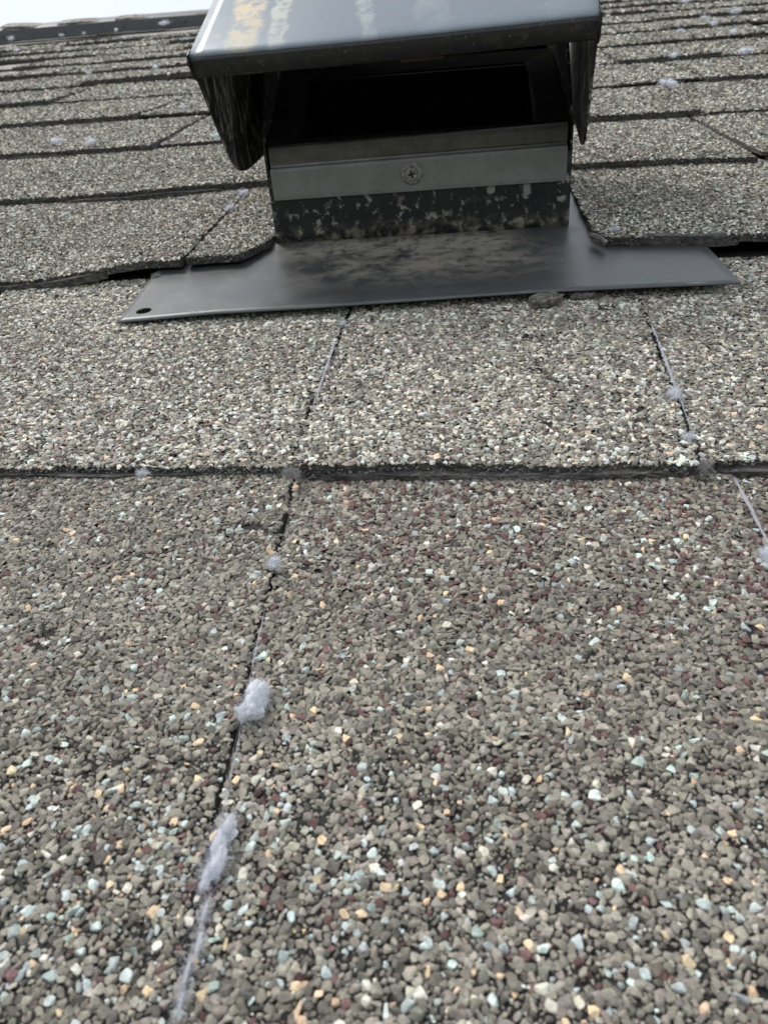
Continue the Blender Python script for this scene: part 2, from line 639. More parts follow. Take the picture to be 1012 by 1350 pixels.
def surf(n, T, ph, x, y, yb):
    q = (np.asarray(y, float) - yb) / EXP
    z = T * (1 - q) + lift(n, x, y) + .9 * (vnoise(x / 60 + ph, np.asarray(y) / 50 + ph * 3) - .5)
    return z


GRAN = []          # candidates for the single granules


def shingle(n, xl, xr, T, seed, yoff=0.0, skew=0.0, chamfer=None, under=None, coat=None, back=12.0):
    """one exposed tab. xl, xr: (x at the butt edge, x at the top). Front edge at Yn + yoff + skew*x"""
    r = np.random.default_rng(seed)
    ph = r.uniform(0, 40)
    tl = r.uniform(-3, 3) if n >= 2 else 0.0
    xm = .5 * (xl[0] + xr[0])
    Yb = E0 + n * EXP + yoff
    edge = lambda x: Yb + skew * (x - xm)
    far = n >= 6
    step = 2 if chamfer else 5 if n <= 1 else (7 if n < 6 else 14)
    wdt = abs(xr[0] - xl[0])
    nx, ny = max(2, int(wdt / step)), max(3, int(EXP / max(10, min(30, step * 2))))
    u = np.linspace(0, 1, nx + 1)
    v = np.linspace(0, 1, ny + 1) ** 1.15 * (EXP + back) / EXP
    wob = (vnoise(u * wdt / 14 + ph, u * 0 + 5) - .5) * (1.5 if n < 4 else 4) + (vnoise(u * wdt / 3.1 + ph, u * 0 + 9) - .5) * (1.0 if n < 3 else 2.4)

    def P(uu, vv, w_):
        a = xl[0] + (xl[1] - xl[0]) * vv
        b = xr[0] + (xr[1] - xr[0]) * vv
        sw = (vnoise(vv * 26 + ph, vv * 0 + 2) - .5) * .9
        x = a + (b - a) * uu + sw
        y0 = edge(x) + w_ * (1 - np.clip(vv, 0, 1))
        if chamfer:
            side, cw, chh = chamfer
            dd = (xr[0] - x) if side > 0 else (x - xl[0])
            y0 = y0 + chh * np.clip(1 - dd / cw, 0, 1) * (1 - np.clip(vv, 0, 1))
        return x, y0 + vv * (Yb + EXP - y0) if chamfer else y0 + vv * EXP

    UU, VV = np.meshgrid(u, v)
    XX, YY = P(UU, VV, np.broadcast_to(wob, UU.shape))
    tilt = lambda x_, y_: tl * (x_ - xm) / wdt * np.clip(1 - (y_ - Yb) / EXP, 0, 1) ** 2 + abs(tl) * .5 * np.clip(1 - (y_ - Yb) / EXP, 0, 1) ** 2
    ZZ = surf(n, T, ph, XX, YY, Yb) + tilt(XX, YY)
    bt = T * .97
    top = np.stack([XX, YY, ZZ], -1).reshape(-1, 3)
    bot = np.stack([XX, YY, ZZ - bt], -1)
    bot[0, :, 1] += .6
    bot = bot.reshape(-1, 3)
    W_ = nx + 1
    idx = lambda i, j: j * W_ + i
    f = []
    for j in range(ny):
        for i in range(nx):
            f.append((idx(i, j), idx(i + 1, j), idx(i + 1, j + 1), idx(i, j + 1)))
    nt = len(f)
    o_ = len(top)
    for i in range(nx):
        f.append((idx(i, 0), o_ + idx(i, 0), o_ + idx(i + 1, 0), idx(i + 1, 0)))
    for j in range(ny):
        f.append((idx(0, j), idx(0, j + 1), o_ + idx(0, j + 1), o_ + idx(0, j)))
        f.append((idx(nx, j), o_ + idx(nx, j), o_ + idx(nx, j + 1), idx(nx, j + 1)))
    me = mesh_np('shingle', np.concatenate([top, bot]), f, None, True)
    surface = M['bed'] if coat else M[['far', 'far_warm', 'far_dark'][r.integers(0, 3)]]
    me.materials.append(surface)
    me.materials.append(M['asphalt'])
    mi = np.ones(len(f), np.int32)
    mi[:nt] = 0
    me.polygons.foreach_set('material_index', mi)
    sm = np.zeros(len(f), bool)
    sm[:nt] = True
    me.polygons.foreach_set('use_smooth', sm)
    sh = link('shingle', me, None, roof)
    if under:                                             # exposed second ply below the butt edge
        ua, ub, ut, up = under
        k = max(2, int((ub - ua) / 6))
        xs = np.linspace(ua, ub, k + 1)
        tap = np.clip(np.minimum(xs - ua, ub - xs) / 5, 0.1, 1)
        yf = edge(xs) - up * tap + (vnoise(xs / 9 + ph, xs * 0) - .5) * 1.2
        zt = lift(n, xs, yf) + ut * tap + (vnoise(xs / 13 + ph, xs * 0 + 4) - .5) * .5
        zb = lift(n, xs, yf) - 1.2 - 0 * xs
        rows = np.concatenate([np.stack([xs, yf + .3, zb], 1), np.stack([xs, yf, zt], 1), np.stack([xs, yf + up + 3, zt], 1)])
        q = []
        for i in range(k):
            for j in (0, 1):
                q.append((j * (k + 1) + i, j * (k + 1) + i + 1, (j + 1) * (k + 1) + i + 1, (j + 1) * (k + 1) + i))
        link('under_ply', mesh_np('under_ply', rows, q, None, False), M['asphalt'], sh)
    if coat:
        mode, dens = coat
        if mode == 'pack':
            dmin, dmax, dn = dens
            px, py, rad = pack(r, wdt + 30, EXP + 4, dmin, dmax, dn)
        else:
            s = dens
            gx, gy = np.meshgrid(np.arange(0, wdt + 30, s), np.arange(0, EXP + 4, s * .9))
            gx[1::2] += s / 2
            px = (gx + r.uniform(-.42, .42, gx.shape) * s).ravel()
            py = (gy + r.uniform(-.42, .42, gx.shape) * s).ravel()
            rad = s * r.uniform(.42, .78, len(px))
        x = min(xl) - 12 + px
        vv = py / EXP
        a = xl[0] + (xl[1] - xl[0]) * vv
        b = xr[0] + (xr[1] - xr[0]) * vv
        sw = (vnoise(vv * 26 + ph, vv * 0 + 2) - .5) * .9
        uu = (x - sw - a) / (b - a)
        wv = np.interp(uu, u, wob)
        xx, yy = P(uu, vv, wv)
        ok = (x > a + sw + rad * .3) & (x < b + sw - rad * .3) & (yy > edge(x) + wv * (1 - vv) + rad * .1)
        if chamfer:
            ok &= vv > 0.002
        x, y, rad = x[ok], yy[ok], rad[ok]
        worn = vnoise(x / 11 + ph, y / 8 + 2 * ph) * .65 + vnoise(x / 4 + ph, y / 3) * .35
        kp = (worn < .78) | (r.random(len(x)) < .6)
        x, y, rad = x[kp], y[kp], rad[kp]
        lower = np.zeros(len(x), bool)
        if n == -1 or n == 0:                            # bedding layer showing in the gaps
            fr_ = (np.abs(x + 12) < 50 + .45 * y) if n < 0 else (np.abs(x + 32) < 62 + .45 * (y - 60))
            m_ = (r.random(len(x)) < (.4 if n < 0 else .15)) & fr_
            keep = fr_ | (rad > .5)
            bxx, byy = x[m_] + r.normal(0, .75, m_.sum()), y[m_] + r.normal(0, .75, m_.sum())
            brr = r.uniform(.2, .5, m_.sum())
            av = (byy - Yb) / EXP
            m2 = (bxx > xl[0] + (xl[1] - xl[0]) * av + .7) & (bxx < xr[0] + (xr[1] - xr[0]) * av - .7) & (byy > edge(bxx) + .8)
            x, y, rad, lower = x[keep], y[keep], rad[keep], lower[keep]
            x, y, rad = np.r_[x, bxx[m2]], np.r_[y, byy[m2]], np.r_[rad, brr[m2]]
            lower = np.r_[lower, np.ones(m2.sum(), bool)]
        # frost of fine chips along the butt line
        z = surf(n, T, ph, x, y, Yb) + tilt(x, y) + rad * np.where(lower, r.uniform(-.2, .2, len(x)), r.uniform(0, .28, len(x)))
        lod = 'mid' if n <= 0 else 'far'
        pos = np.stack([x, y, z], 1)
        cols, cls = colours(r, n, x, y)
        if n == -1:
            inn = (np.abs(x + 12) < 50 + .45 * y) & (y > 30)
            big = inn & (y < 66) & (rad > .65) & ~lower
            GRAN.append((sh, pos[big], rad[big], cols[big]))
            nb = inn & ~big
            near = nb & (y < 78) & (rad > .45) & ~lower
            if near.any():
                tag(link('granule_coat', stones_mesh('granule_coat', r, pos[near], rad[near], cols[near], 'near', False), M['granule'], sh), kind='stuff')
            rest = ~inn | (nb & ~near)
            tag(link('granule_coat', stones_mesh('granule_coat', r, pos[rest], rad[rest], cols[rest], 'mid', False), M['granule'], sh), kind='stuff')
        else:
            tag(link('granule_coat', stones_mesh('granule_coat', r, pos, rad, cols, lod, False), M['granule'], sh), kind='stuff')
        # granules and grit stuck to the butt face
        if n <= 2:
            kf = int(wdt * (4.0 if n <= 0 else 1.6))
            fx = r.uniform(xl[0] + .5, xr[0] - .5, kf)
            fu = (fx - xl[0]) / (xr[0] - xl[0])
            fy = P(fu, 0 * fu, np.interp(fu, u, wob))[1]
            fz = surf(n, T, ph, fx, fy, Yb) - r.uniform(.2, T * .9, kf)
            fr = r.uniform(.14, .5, kf)
            fc = np.clip(np.array([(.21, .2, .186)]) * np.exp(r.normal(0, .7, kf))[:, None], .008, .3)
            tag(link('butt_grit', stones_mesh('butt_grit', r, np.stack([fx, fy + .05, fz], 1), fr, fc, 'mid', False), M['granule'], sh), kind='stuff')
    return sh


G = .16                                    # half joint
PK = ('pack', (.4, 2.1, 18.5))
PK0 = ('pack', (.62, 2.2, 8.5))
PK1 = ('pack', (.95, 2.4, 4.5))
# course under the lens
shingle(-1, (-145, -145), (-33.2 - G, -45.2 - G), 3.6, 11, coat=PK)
shingle(-1, (-33 + G, -45 + G), (50.5 - G, 53.2 - G), 4.6, 12, coat=PK)
shingle(-1, (50.5 + G, 53.2 + G), (112, 112), 3.4, 13, coat=PK)
# course up to the flange
shingle(0, (-192, -192), (-46.5, -48), 2.0, 21, yoff=1.0, coat=PK0, under=(-189, -66, 1.0, 1.2))
shingle(0, (-45.6, -47.1), (46.0, 49.6), 3.7, 22, yoff=-1.4, coat=PK0, under=(-42, 44, 2.1, 1.5))
shingle(0, (46.8, 50.3), (145, 145), 3.0, 23, yoff=.4, coat=PK0, under=(47.5, 142, 1.8, 1.4))
# course riding on the flange
shingle(1, (-275, -275), (-119.2, -127.2), 2.9, 31, skew=.055, yoff=-1, coat=PK1, under=(-271, -150, 2.2, 2.0))
shingle(1, (-117.8, -125.8), (-89, -88), 2.8, 32, skew=.05, yoff=4.5, chamfer=(1, 7, 20), coat=PK1)
shingle(1, (40, 37), (185, 185), 2.6, 33, skew=-.07, yoff=4.0, chamfer=(-1, 4, 10), coat=PK1, under=(52, 90, 3.0, .9))
# courses above
joints = {
    2: [(-420, -420), (-285, -288), (-88, -88), (38, 38), (134, 129), (176, 171), (300, 300)],
    3: [(-560, -560), (-374, -380), (-232, -236), (-60, -60), (137, 137), (262, 260), (380, 380)],
    4: [(-660, -660), (-431, -445), (-300, -296), (-80, -80), (60, 60), (169, 160), (232, 226), (460, 460)],
    5: [(-780, -780), (-560, -566), (-445, -459), (-268, -272), (-40, -40), (120, 120), (214, 200), (290, 286), (520, 520)],
}
for n, js in joints.items():
    for i in range(len(js) - 1):
        a, b = js[i], js[i + 1]
        if n == 2 and a[0] == -88:
            continue
        sd = 400 + n * 20 + i
        q = np.random.default_rng(sd)
        T = [1.6, 3.5][i % 2] + q.uniform(-.4, .4)
        s = {2: 1.6, 3: 1.95, 4: 2.5, 5: 3.0}[n]
        ua = a[0] + q.uniform(.0, .45) * (b[0] - a[0])
        ub = ua + q.uniform(.35, .6) * (b[0] - a[0])
        shingle(n, (a[0] + 1.2, a[1] + 1.2), (b[0] - 1.2, b[1] - 1.2), T, sd, yoff=[3, -3][i % 2] + q.uniform(-3, 3), skew=q.uniform(-.012, .012),
                coat=('grid', s), under=(ua, ub, T * .45, q.uniform(1.5, 3)) if q.random() < .75 else None)
for n in (-3, -2, 6, 7, 8, 9, 10, 11, 12, 13):
    q = np.random.default_rng(900 + n)
    lo = -420 if n < 0 else -480 - n * 85
    hi = 420 if n < 0 else 300 + n * 45
    x = lo - q.uniform(0, 80)
    i = 0
    while x < hi:
        wd = q.choice([q.uniform(60, 100), q.uniform(100, 160), q.uniform(150, 230)])
        if n < 0:
            wd = 420
        sl = q.uniform(-9, 9) if q.random() < .6 else 0
        T = [2.4, 5.0][i % 2] + q.uniform(-.6, .6)
        vis = n in (6, 7, 8, 9, 10, 11) and x + wd > -.5 * (E0 + n * EXP) - 40 and x < .27 * (E0 + n * EXP) + 40
        un = (x + wd * q.uniform(0, .4), x + wd * q.uniform(.6, .98), T * .5, q.uniform(2, 4)) if q.random() < .6 else None
        shingle(n, (x + 1.8, x + 1.8 + (sl if i else 0)), (x + wd - 1.8, x + wd - 1.8), T, 1000 + n * 40 + i, yoff=q.uniform(-7, 7),
                skew=q.uniform(-.01, .01), under=un if n > 0 else None, coat=('grid', {6: 3.4, 7: 3.8, 8: 4.4, 9: 5.0, 10: 5.6, 11: 6.2}[n]) if vis else None)
        x += wd
        i += 1

# the 300 granules that show largest, each a piece of its own; the rest of the candidates join the coat
allg = [(i, j) for i, gq in enumerate(GRAN) for j in range(len(gq[1]))]
score = np.array([GRAN[i][2][j] / (GRAN[i][1][j][1] + 60) * (1 if abs(GRAN[i][1][j][0] + 12) < 38 + .35 * GRAN[i][1][j][1] and GRAN[i][1][j][1] > 34 else .05) for i, j in allg])
order = np.argsort(-score)
single = set(int(k) for k in order[:300])
pm = []
for k, (pc, pt) in enumerate(PROTO['near']):
    pm.append(mesh_np('granule', pc, pt, None, False))
    pm[-1].materials.append(M['granule_one'])
rest = {}
rg = np.random.default_rng(55)
for k, (i, j) in enumerate(allg):
    sh, P_, R_, K_ = GRAN[i]
    if k in single:
        o = bpy.data.objects.new('granule', pm[int(rg.integers(0, len(pm)))])
        C.objects.link(o)
        o.parent = sh
        o.location = Vector(P_[j]) * U
        o.scale = (R_[j],) * 3
        o.rotation_euler = (rg.normal(0, .2), rg.normal(0, .2), rg.uniform(0, 6.28))
        o.color = (*[float(a) for a in K_[j]], 1)
    else:
        rest.setdefault(i, []).append(j)
for i, js in rest.items():
    sh, P_, R_, K_ = GRAN[i]
    js = np.array(js)
    tag(link('granule_coat', stones_mesh('granule_coat', rg, P_[js], R_[js], K_[js], 'near', False), M['granule'], sh), kind='stuff')

# ------------------------------------------------------------------ ridge
rd = bpy.data.objects.new('ridge_vent', None)
C.objects.link(rd)
on_roof(rd, 0, RIDGE, 0)
tag(rd, 'dark grey metal ridge strip capped with shingles along the roof top', 'ridge cap')
xs = np.linspace(-2900, 2900, 120)
v, f = [], []
for x in xs:
    wz = 2.2 * math.sin(x / 210) + 1.4 * math.sin(x / 77)
    v += [(x, -2, 2), (x, -1, 25 + wz * .3), (x, 6, 27 + wz * .3), (x, 42, 32 + wz * .3)]
for i in range(len(xs) - 1):
    for j in range(3):
        f.append((i * 4 + j, i * 4 + 4 + j, i * 4 + 5 + j, i * 4 + 1 + j))
solid(link('metal_strip', mesh_py('metal_strip', v, f), M['ridge'], rd), 1.2)
q = np.random.default_rng(4)
x = -2000
i = 0
while x < 1500:
    wd = 143
    n_ = 9
    v, f = [], []
    kk = q.uniform(0, 9)
    for s in range(n_ + 1):
        xx = x + (wd + 30) * s / n_
        zz = 23 + 5 * (1 - s / n_) + 2.4 * math.sin(s * .5 + kk) + 2.5 * math.sin(x / 300)
        v += [(xx, 3 + q.uniform(-2, 2), zz), (xx, 40, zz + 5), (xx, 80, zz - 22), (xx, 150, zz - 75)]
    for s in range(n_):
        for j in range(3):
            f.append((s * 4 + j, s * 4 + 4 + j, s * 4 + 5 + j, s * 4 + 1 + j))
    solid(link('cap_shingle', mesh_py('cap_shingle', v, f), M['far_dark'], rd), 2.5)
    x += wd
    i += 1
for x in (-1140, -985, -838, -690, -540):
    bm = bmesh.new()
    bmesh.ops.create_cone(bm, cap_ends=True, segments=10, radius1=4.5 * U, radius2=3.2 * U, depth=3 * U, matrix=Matrix.Translation(Vector((x, -3.2, 15)) * U) @ Matrix.Rotation(math.pi / 2, 4, 'X'))
    me = bpy.data.meshes.new('nail_head')
    bm.to_mesh(me)
    bm.free()
    link('nail_head', me, M['ridge'], rd)

# ------------------------------------------------------------------ roof vent
CX, CY, PHI = -27.44, 331.27, .0546
BW = 59.2
vent = bpy.data.objects.new('roof_vent', None)
C.objects.link(vent)
on_roof(vent, CX, CY, 0, PHI)
tag(vent, 'black metal hooded roof vent on a flat flange with dark open mouth', 'roof vent')


def fz(a, b):
    """height of the flange sheet: almost flat, front edge a little wavy, right wing sprung up"""
    z = 4.0 + .5 * math.sin(a / 34 + 1) * max(0, -b / 74) + .9 * max(0, min(1, (a - 10) / 70)) * max(0, min(1, -b / 60))
    z -= 1.4 * max(0, min(1, (-a - 70) / 34)) * max(0, min(1, -b / 74))
    z -= .012 * max(0, b)
    d = max(abs(a) - BW, -b if b < 0 else 0, 0)
    z += 1.5 * max(0, 1 - d / 7) ** 2
    return z


# flange with a round nail hole
HA, HB, HR, HS = -97.0, -65.2, 2.8, 5.0
as_ = sorted(set([-104.3, HA - HS, HA + HS] + list(np.linspace(-88, 104.3, 45))))
bs_ = sorted(set([-74.0, HB - HS, HB + HS] + list(np.linspace(-56, -2, 16)) + list(np.linspace(4, 120, 8))))
bm = bmesh.new()
gv = {}


def fv(a, b):
    k = (round(a, 4), round(b, 4))
    if k not in gv:
        gv[k] = bm.verts.new(Vector((a, b + .35 * math.sin(a / 19) * (b < -70), fz(a, b))) * U)
    return gv[k]


for i in range(len(as_) - 1):
    for j in range(len(bs_) - 1):
        a0, a1, b0, b1 = as_[i], as_[i + 1], bs_[j], bs_[j + 1]
        if abs((a0 + a1) / 2 - HA) < HS and abs((b0 + b1) / 2 - HB) < HS:
            cor = [fv(a1, b1), fv(a0, b1), fv(a0, b0), fv(a1, b0)]
            cir = [fv(HA + HR * math.cos(math.pi * (k / 12 + .25)), HB + HR * math.sin(math.pi * (k / 12 + .25))) for k in range(24)]
            for k in range(4):
                bm.faces.new([cor[k], cor[(k + 1) % 4]] + [cir[(6 * k + 6 - m_) % 24] for m_ in range(7)])
            continue
        if abs((a0 + a1) / 2) < BW - 4 and (b0 + b1) / 2 > 6:
            continue
        bm.faces.new((fv(a0, b0), fv(a1, b0), fv(a1, b1), fv(a0, b1)))
bmesh.ops.recalc_face_normals(bm, faces=bm.faces)
me = bpy.data.meshes.new('flange')
bm.to_mesh(me)
bm.free()
for p in me.polygons:
    p.use_smooth = True
fl = link('flange', me, M['flange'], vent)
for p in me.polygons:
    p.use_smooth = len(p.vertices) == 4
solid(fl, .5)


def plate(name, a0, a1, b, z0, z1, mat, parent=vent, t=.8, lean=0.0, nseg=24, wob=.25, seed=0):
    q = np.random.default_rng(seed)
    v, f = [], []
    rows = 5
    for j in range(rows + 1):
        for i in range(nseg + 1):
            a = a0 + (a1 - a0) * i / nseg
            z = z0 + (z1 - z0) * j / rows
            v.append((a, b + lean * (z - z0) + q.normal(0, wob * .3) * (0 < i < nseg), z))
    for j in range(rows):
        for i in range(nseg):
            k = j * (nseg + 1) + i
            f.append((k, k + 1, k + nseg + 2, k + nseg + 1))
    o = link(name, mesh_py(name, v, f, True), mat, parent)
    return solid(o, t)


plate('front_wall', -BW, BW, 0, 3.2, 33.5, M['box'], seed=2)
for s in (-1, 1):                                        # box side walls
    v = [(s * BW, -.3, 3.0), (s * BW, 106, 1.0), (s * BW, 106, 92), (s * BW, 40, 84), (s * BW, 1.2, 42)]
    solid(link('side_wall', mesh_py('side_wall', v, [(0, 1, 2, 3, 4)]), M['box'], vent), .9)
v = [(-BW, 106, 1), (BW, 106, 1), (BW, 106, 92), (-BW, 106, 92)]
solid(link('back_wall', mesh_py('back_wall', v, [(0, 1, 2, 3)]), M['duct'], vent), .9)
# galvanised strip: flat face, then a folded shelf and a second narrow face above
prof = [(-1.2, 22.6), (-1.35, 24), (-1.5, 33.6), (-1.1, 34.4), (.6, 34.9), (.9, 35.6), (.4, 36.4), (.2, 40.5), (.9, 41.6), (4.5, 42.2)]
v, f = [], []
ns = 30
for i in range(ns + 1):
    a = -BW + 1.6 + (2 * BW - 3.4) * i / ns
    for (b, z) in prof:
        tw = .012 * a if z > 30 else .004 * a
        v.append((a, b + .12 * math.sin(a / 9), z + tw))
npf = len(prof)
for i in range(ns):
    for j in range(npf - 1):
        f.append((i * npf + j, i * npf + npf + j, i * npf + npf + j + 1, i * npf + j + 1))
stp = link('metal_strip', mesh_py('metal_strip', v, f, False), M['galv'], vent)
solid(stp, .6)
# screw: washer, hex head, cross recess drawn as dark bars that carry its shade
sc = (-2.2, -2.0, 29.4)
MS = Matrix.Translation(Vector(sc) * U) @ Matrix.Rotation(math.pi / 2, 4, 'X')
bm = bmesh.new()
pr = [(4.1, -.1), (4.2, .35), (3.6, .8), (2.9, .85)]
rings = []
for (rr, zz) in pr:
    rings.append([bm.verts.new((MS @ Vector((rr * U * math.cos(2 * math.pi * k / 28), rr * U * math.sin(2 * math.pi * k / 28), zz * U)).to_4d()).to_3d()) for k in range(28)])
for a, b in zip(rings, rings[1:]):
    for k in range(28):
        bm.faces.new((a[k], a[(k + 1) % 28], b[(k + 1) % 28], b[k]))
bm.faces.new(rings[-1])
me = bpy.data.meshes.new('screw')
bm.to_mesh(me)
bm.free()
screw = link('screw', me, M['screw'], vent)
bm = bmesh.new()
bmesh.ops.create_cone(bm, cap_ends=True, segments=6, radius1=2.95 * U, radius2=2.6 * U, depth=1.5 * U, matrix=MS @ Matrix.Translation((0, 0, 1.3 * U)))
me = bpy.data.meshes.new('hex_head')
bm.to_mesh(me)
bm.free()
bevel(link('hex_head', me, M['screw'], screw), .25)
bm = bmesh.new()
for ang in (.25, .25 + math.pi / 2):
    bmesh.ops.create_cube(bm, size=1, matrix=MS @ Matrix.Translation((0, 0, 2.0 * U)) @ Matrix.Rotation(ang, 4, 'Z') @ Matrix.Diagonal((2.9 * U, .75 * U, .25 * U, 1)))
me = bpy.data.meshes.new('recess_shade_bars')
bm.to_mesh(me)
bm.free()
link('recess_shade_bars', me, M['recess'], screw)

# damper frame: an inclined rectangular frame behind the mouth, black duct below it
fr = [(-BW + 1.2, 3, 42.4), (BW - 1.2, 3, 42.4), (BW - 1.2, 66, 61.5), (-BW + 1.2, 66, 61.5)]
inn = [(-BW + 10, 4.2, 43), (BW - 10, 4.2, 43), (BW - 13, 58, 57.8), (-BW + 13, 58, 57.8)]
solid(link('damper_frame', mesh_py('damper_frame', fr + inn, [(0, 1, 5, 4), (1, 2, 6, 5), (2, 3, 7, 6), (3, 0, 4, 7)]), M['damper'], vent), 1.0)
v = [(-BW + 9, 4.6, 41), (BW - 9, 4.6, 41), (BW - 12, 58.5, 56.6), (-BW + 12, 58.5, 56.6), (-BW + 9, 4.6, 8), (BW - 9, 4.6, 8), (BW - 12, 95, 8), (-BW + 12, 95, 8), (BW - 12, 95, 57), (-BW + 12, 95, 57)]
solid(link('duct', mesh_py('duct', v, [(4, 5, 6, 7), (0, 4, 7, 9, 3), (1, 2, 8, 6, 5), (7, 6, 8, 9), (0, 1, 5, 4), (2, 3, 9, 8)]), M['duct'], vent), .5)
v = [(-6.4, 57.5, 61.6), (11.8, 57.6, 62.0), (11.8, 58.2, 62.8), (-6.4, 58.0, 62.4)]  # tan strip added to draw the shiny slit line, glint in its colour
solid(link('slit_glint_strip', mesh_py('slit_glint_strip', v, [(0, 1, 2, 3)]), M['slit_glint'], vent), .5)

# hood: turned a few degrees on the box
HS_, HD, HT = -3.475, -.089, .024
hc, hs = math.cos(HD), math.sin(HD)
WH = 65.6


def hood(a, b, z):
    return (HS_ + a * hc - b * hs, a * hs + b * hc, z + HT * a)


def cheek_z(b):
    return 78.9 + .39 * (b + 39.9) if b < 30 else 106.2 + .12 * (b - 30)


# top panel with the rounded bend, then the turned-down lip
top_prof = [(112, cheek_z(112)), (70, cheek_z(70)), (30, cheek_z(30) - .6), (10, cheek_z(10)), (-10, cheek_z(-10)), (-25, cheek_z(-25)),
            (-34, cheek_z(-34)), (-37.2, 79.8), (-38.6, 79.0), (-39.4, 78.0)]
lip_prof = [(-39.4, 78.0), (-39.5, 76.8), (-38.6, 74.8), (-37.3, 72.6), (-36.4, 71.9)]


def strip(name, prof, mat, ns, par, w0=1.0):
    v, f = [], []
    for i in range(ns + 1):
        a = -WH * w0 + 2 * WH * w0 * i / ns
        sag = -.35 * math.sin(math.pi * i / ns)
        for (b, z) in prof:
            v.append(hood(a, b + .15 * math.sin(a / 11), z + sag))
    m_ = len(prof)
    for i in range(ns):
        for j in range(m_ - 1):
            f.append((i * m_ + j, i * m_ + m_ + j, i * m_ + m_ + j + 1, i * m_ + j + 1))
    return solid(link(name, mesh_py(name, v, f, True), mat, par), .7)


hd = strip('hood', top_prof, M['hood'], 30, vent)
strip('lip', lip_prof, M['lip'], 30, hd, 1.0)
pc = [(-39.0, 78.2), (-38.4, 75.5), (-36.8, 72.8), (-30, 62.3), (-24, 52.8), (-18.6, 45.2), (-16.2, 42.2), (-13.6, 39.6), (-10.4, 37.4), (-6.5, 35.8), (-2, 34.9), (4, 34.4), (15, 34.6), (30, 35.2), (112, 36.5), (112, cheek_z(112) - .4),
      (70, cheek_z(70) - .4), (30, cheek_z(30) - .8), (-10, cheek_z(-10) - .4), (-30, cheek_z(-30) - .4), (-37.5, 79.3)]
for s in (-1, 1):
    v = [hood(s * (WH + .1), b, z) for b, z in pc]
    ck = solid(link('cheek', mesh_py('cheek', v, [tuple(range(len(pc)))]), M['cheek'], hd), .8)
    # folded hem where lip meets cheek
    v = [hood(s * (WH + .7), b, z) for b, z in ((-39.8, 79.0), (-39.9, 76.2), (-37.0, 71.6), (-33.2, 70.2), (-33.0, 79.5), (-36.5, 80.3))]
    solid(link('corner_tab', mesh_py('corner_tab', v, [tuple(range(6))]), M['lip'], hd), .7)

# ------------------------------------------------------------------ fragments
def chunk(name, x, y, z, size, rz, seed, label, cat, mat):
    r = np.random.default_rng(seed)
    bm = bmesh.new()
    bmesh.ops.create_icosphere(bm, subdivisions=3, radius=1)
    for v_ in bm.verts:
        p = v_.co
        k = 1 + .55 * (vnoise(p.x * 2.2 + seed, p.y * 2.2 + p.z * 1.7) - .5) + .25 * (vnoise(p.x * 6 + seed, p.z * 6 + p.y * 5) - .5)
        q_ = Vector([math.copysign(abs(c_) ** .7, c_) for c_ in p])
        v_.co = Vector((q_.x * size[0], q_.y * size[1], q_.z * size[2])) * U * float(k)
    me = bpy.data.meshes.new(name)
    bm.to_mesh(me)
    bm.free()
    o = link(name, me, mat)
    on_roof(o, x, y, z, rz)
    return tag(o, label, cat)


chunk('shingle_fragment', 18.6, 256.2, 3.4, (5.6, 3.6, 2.0), .55, 3, 'grey-brown shingle fragment wedged under the front edge of the flange', 'fragment', M['chip'])
chunk('debris_crumb', 31, 262, 2.6, (4.5, 1.6, 1.2), .1, 8, 'dark flat crumb under the flange right of the wedged fragment', 'debris', M['chip'])
chunk('torn_shingle_corner', 40.5, 306.5, 7.6, (1.4, 6.5, 1.2), .35, 12, 'curled torn shingle sliver at the cut corner right of the vent', 'fragment', M['chip'])


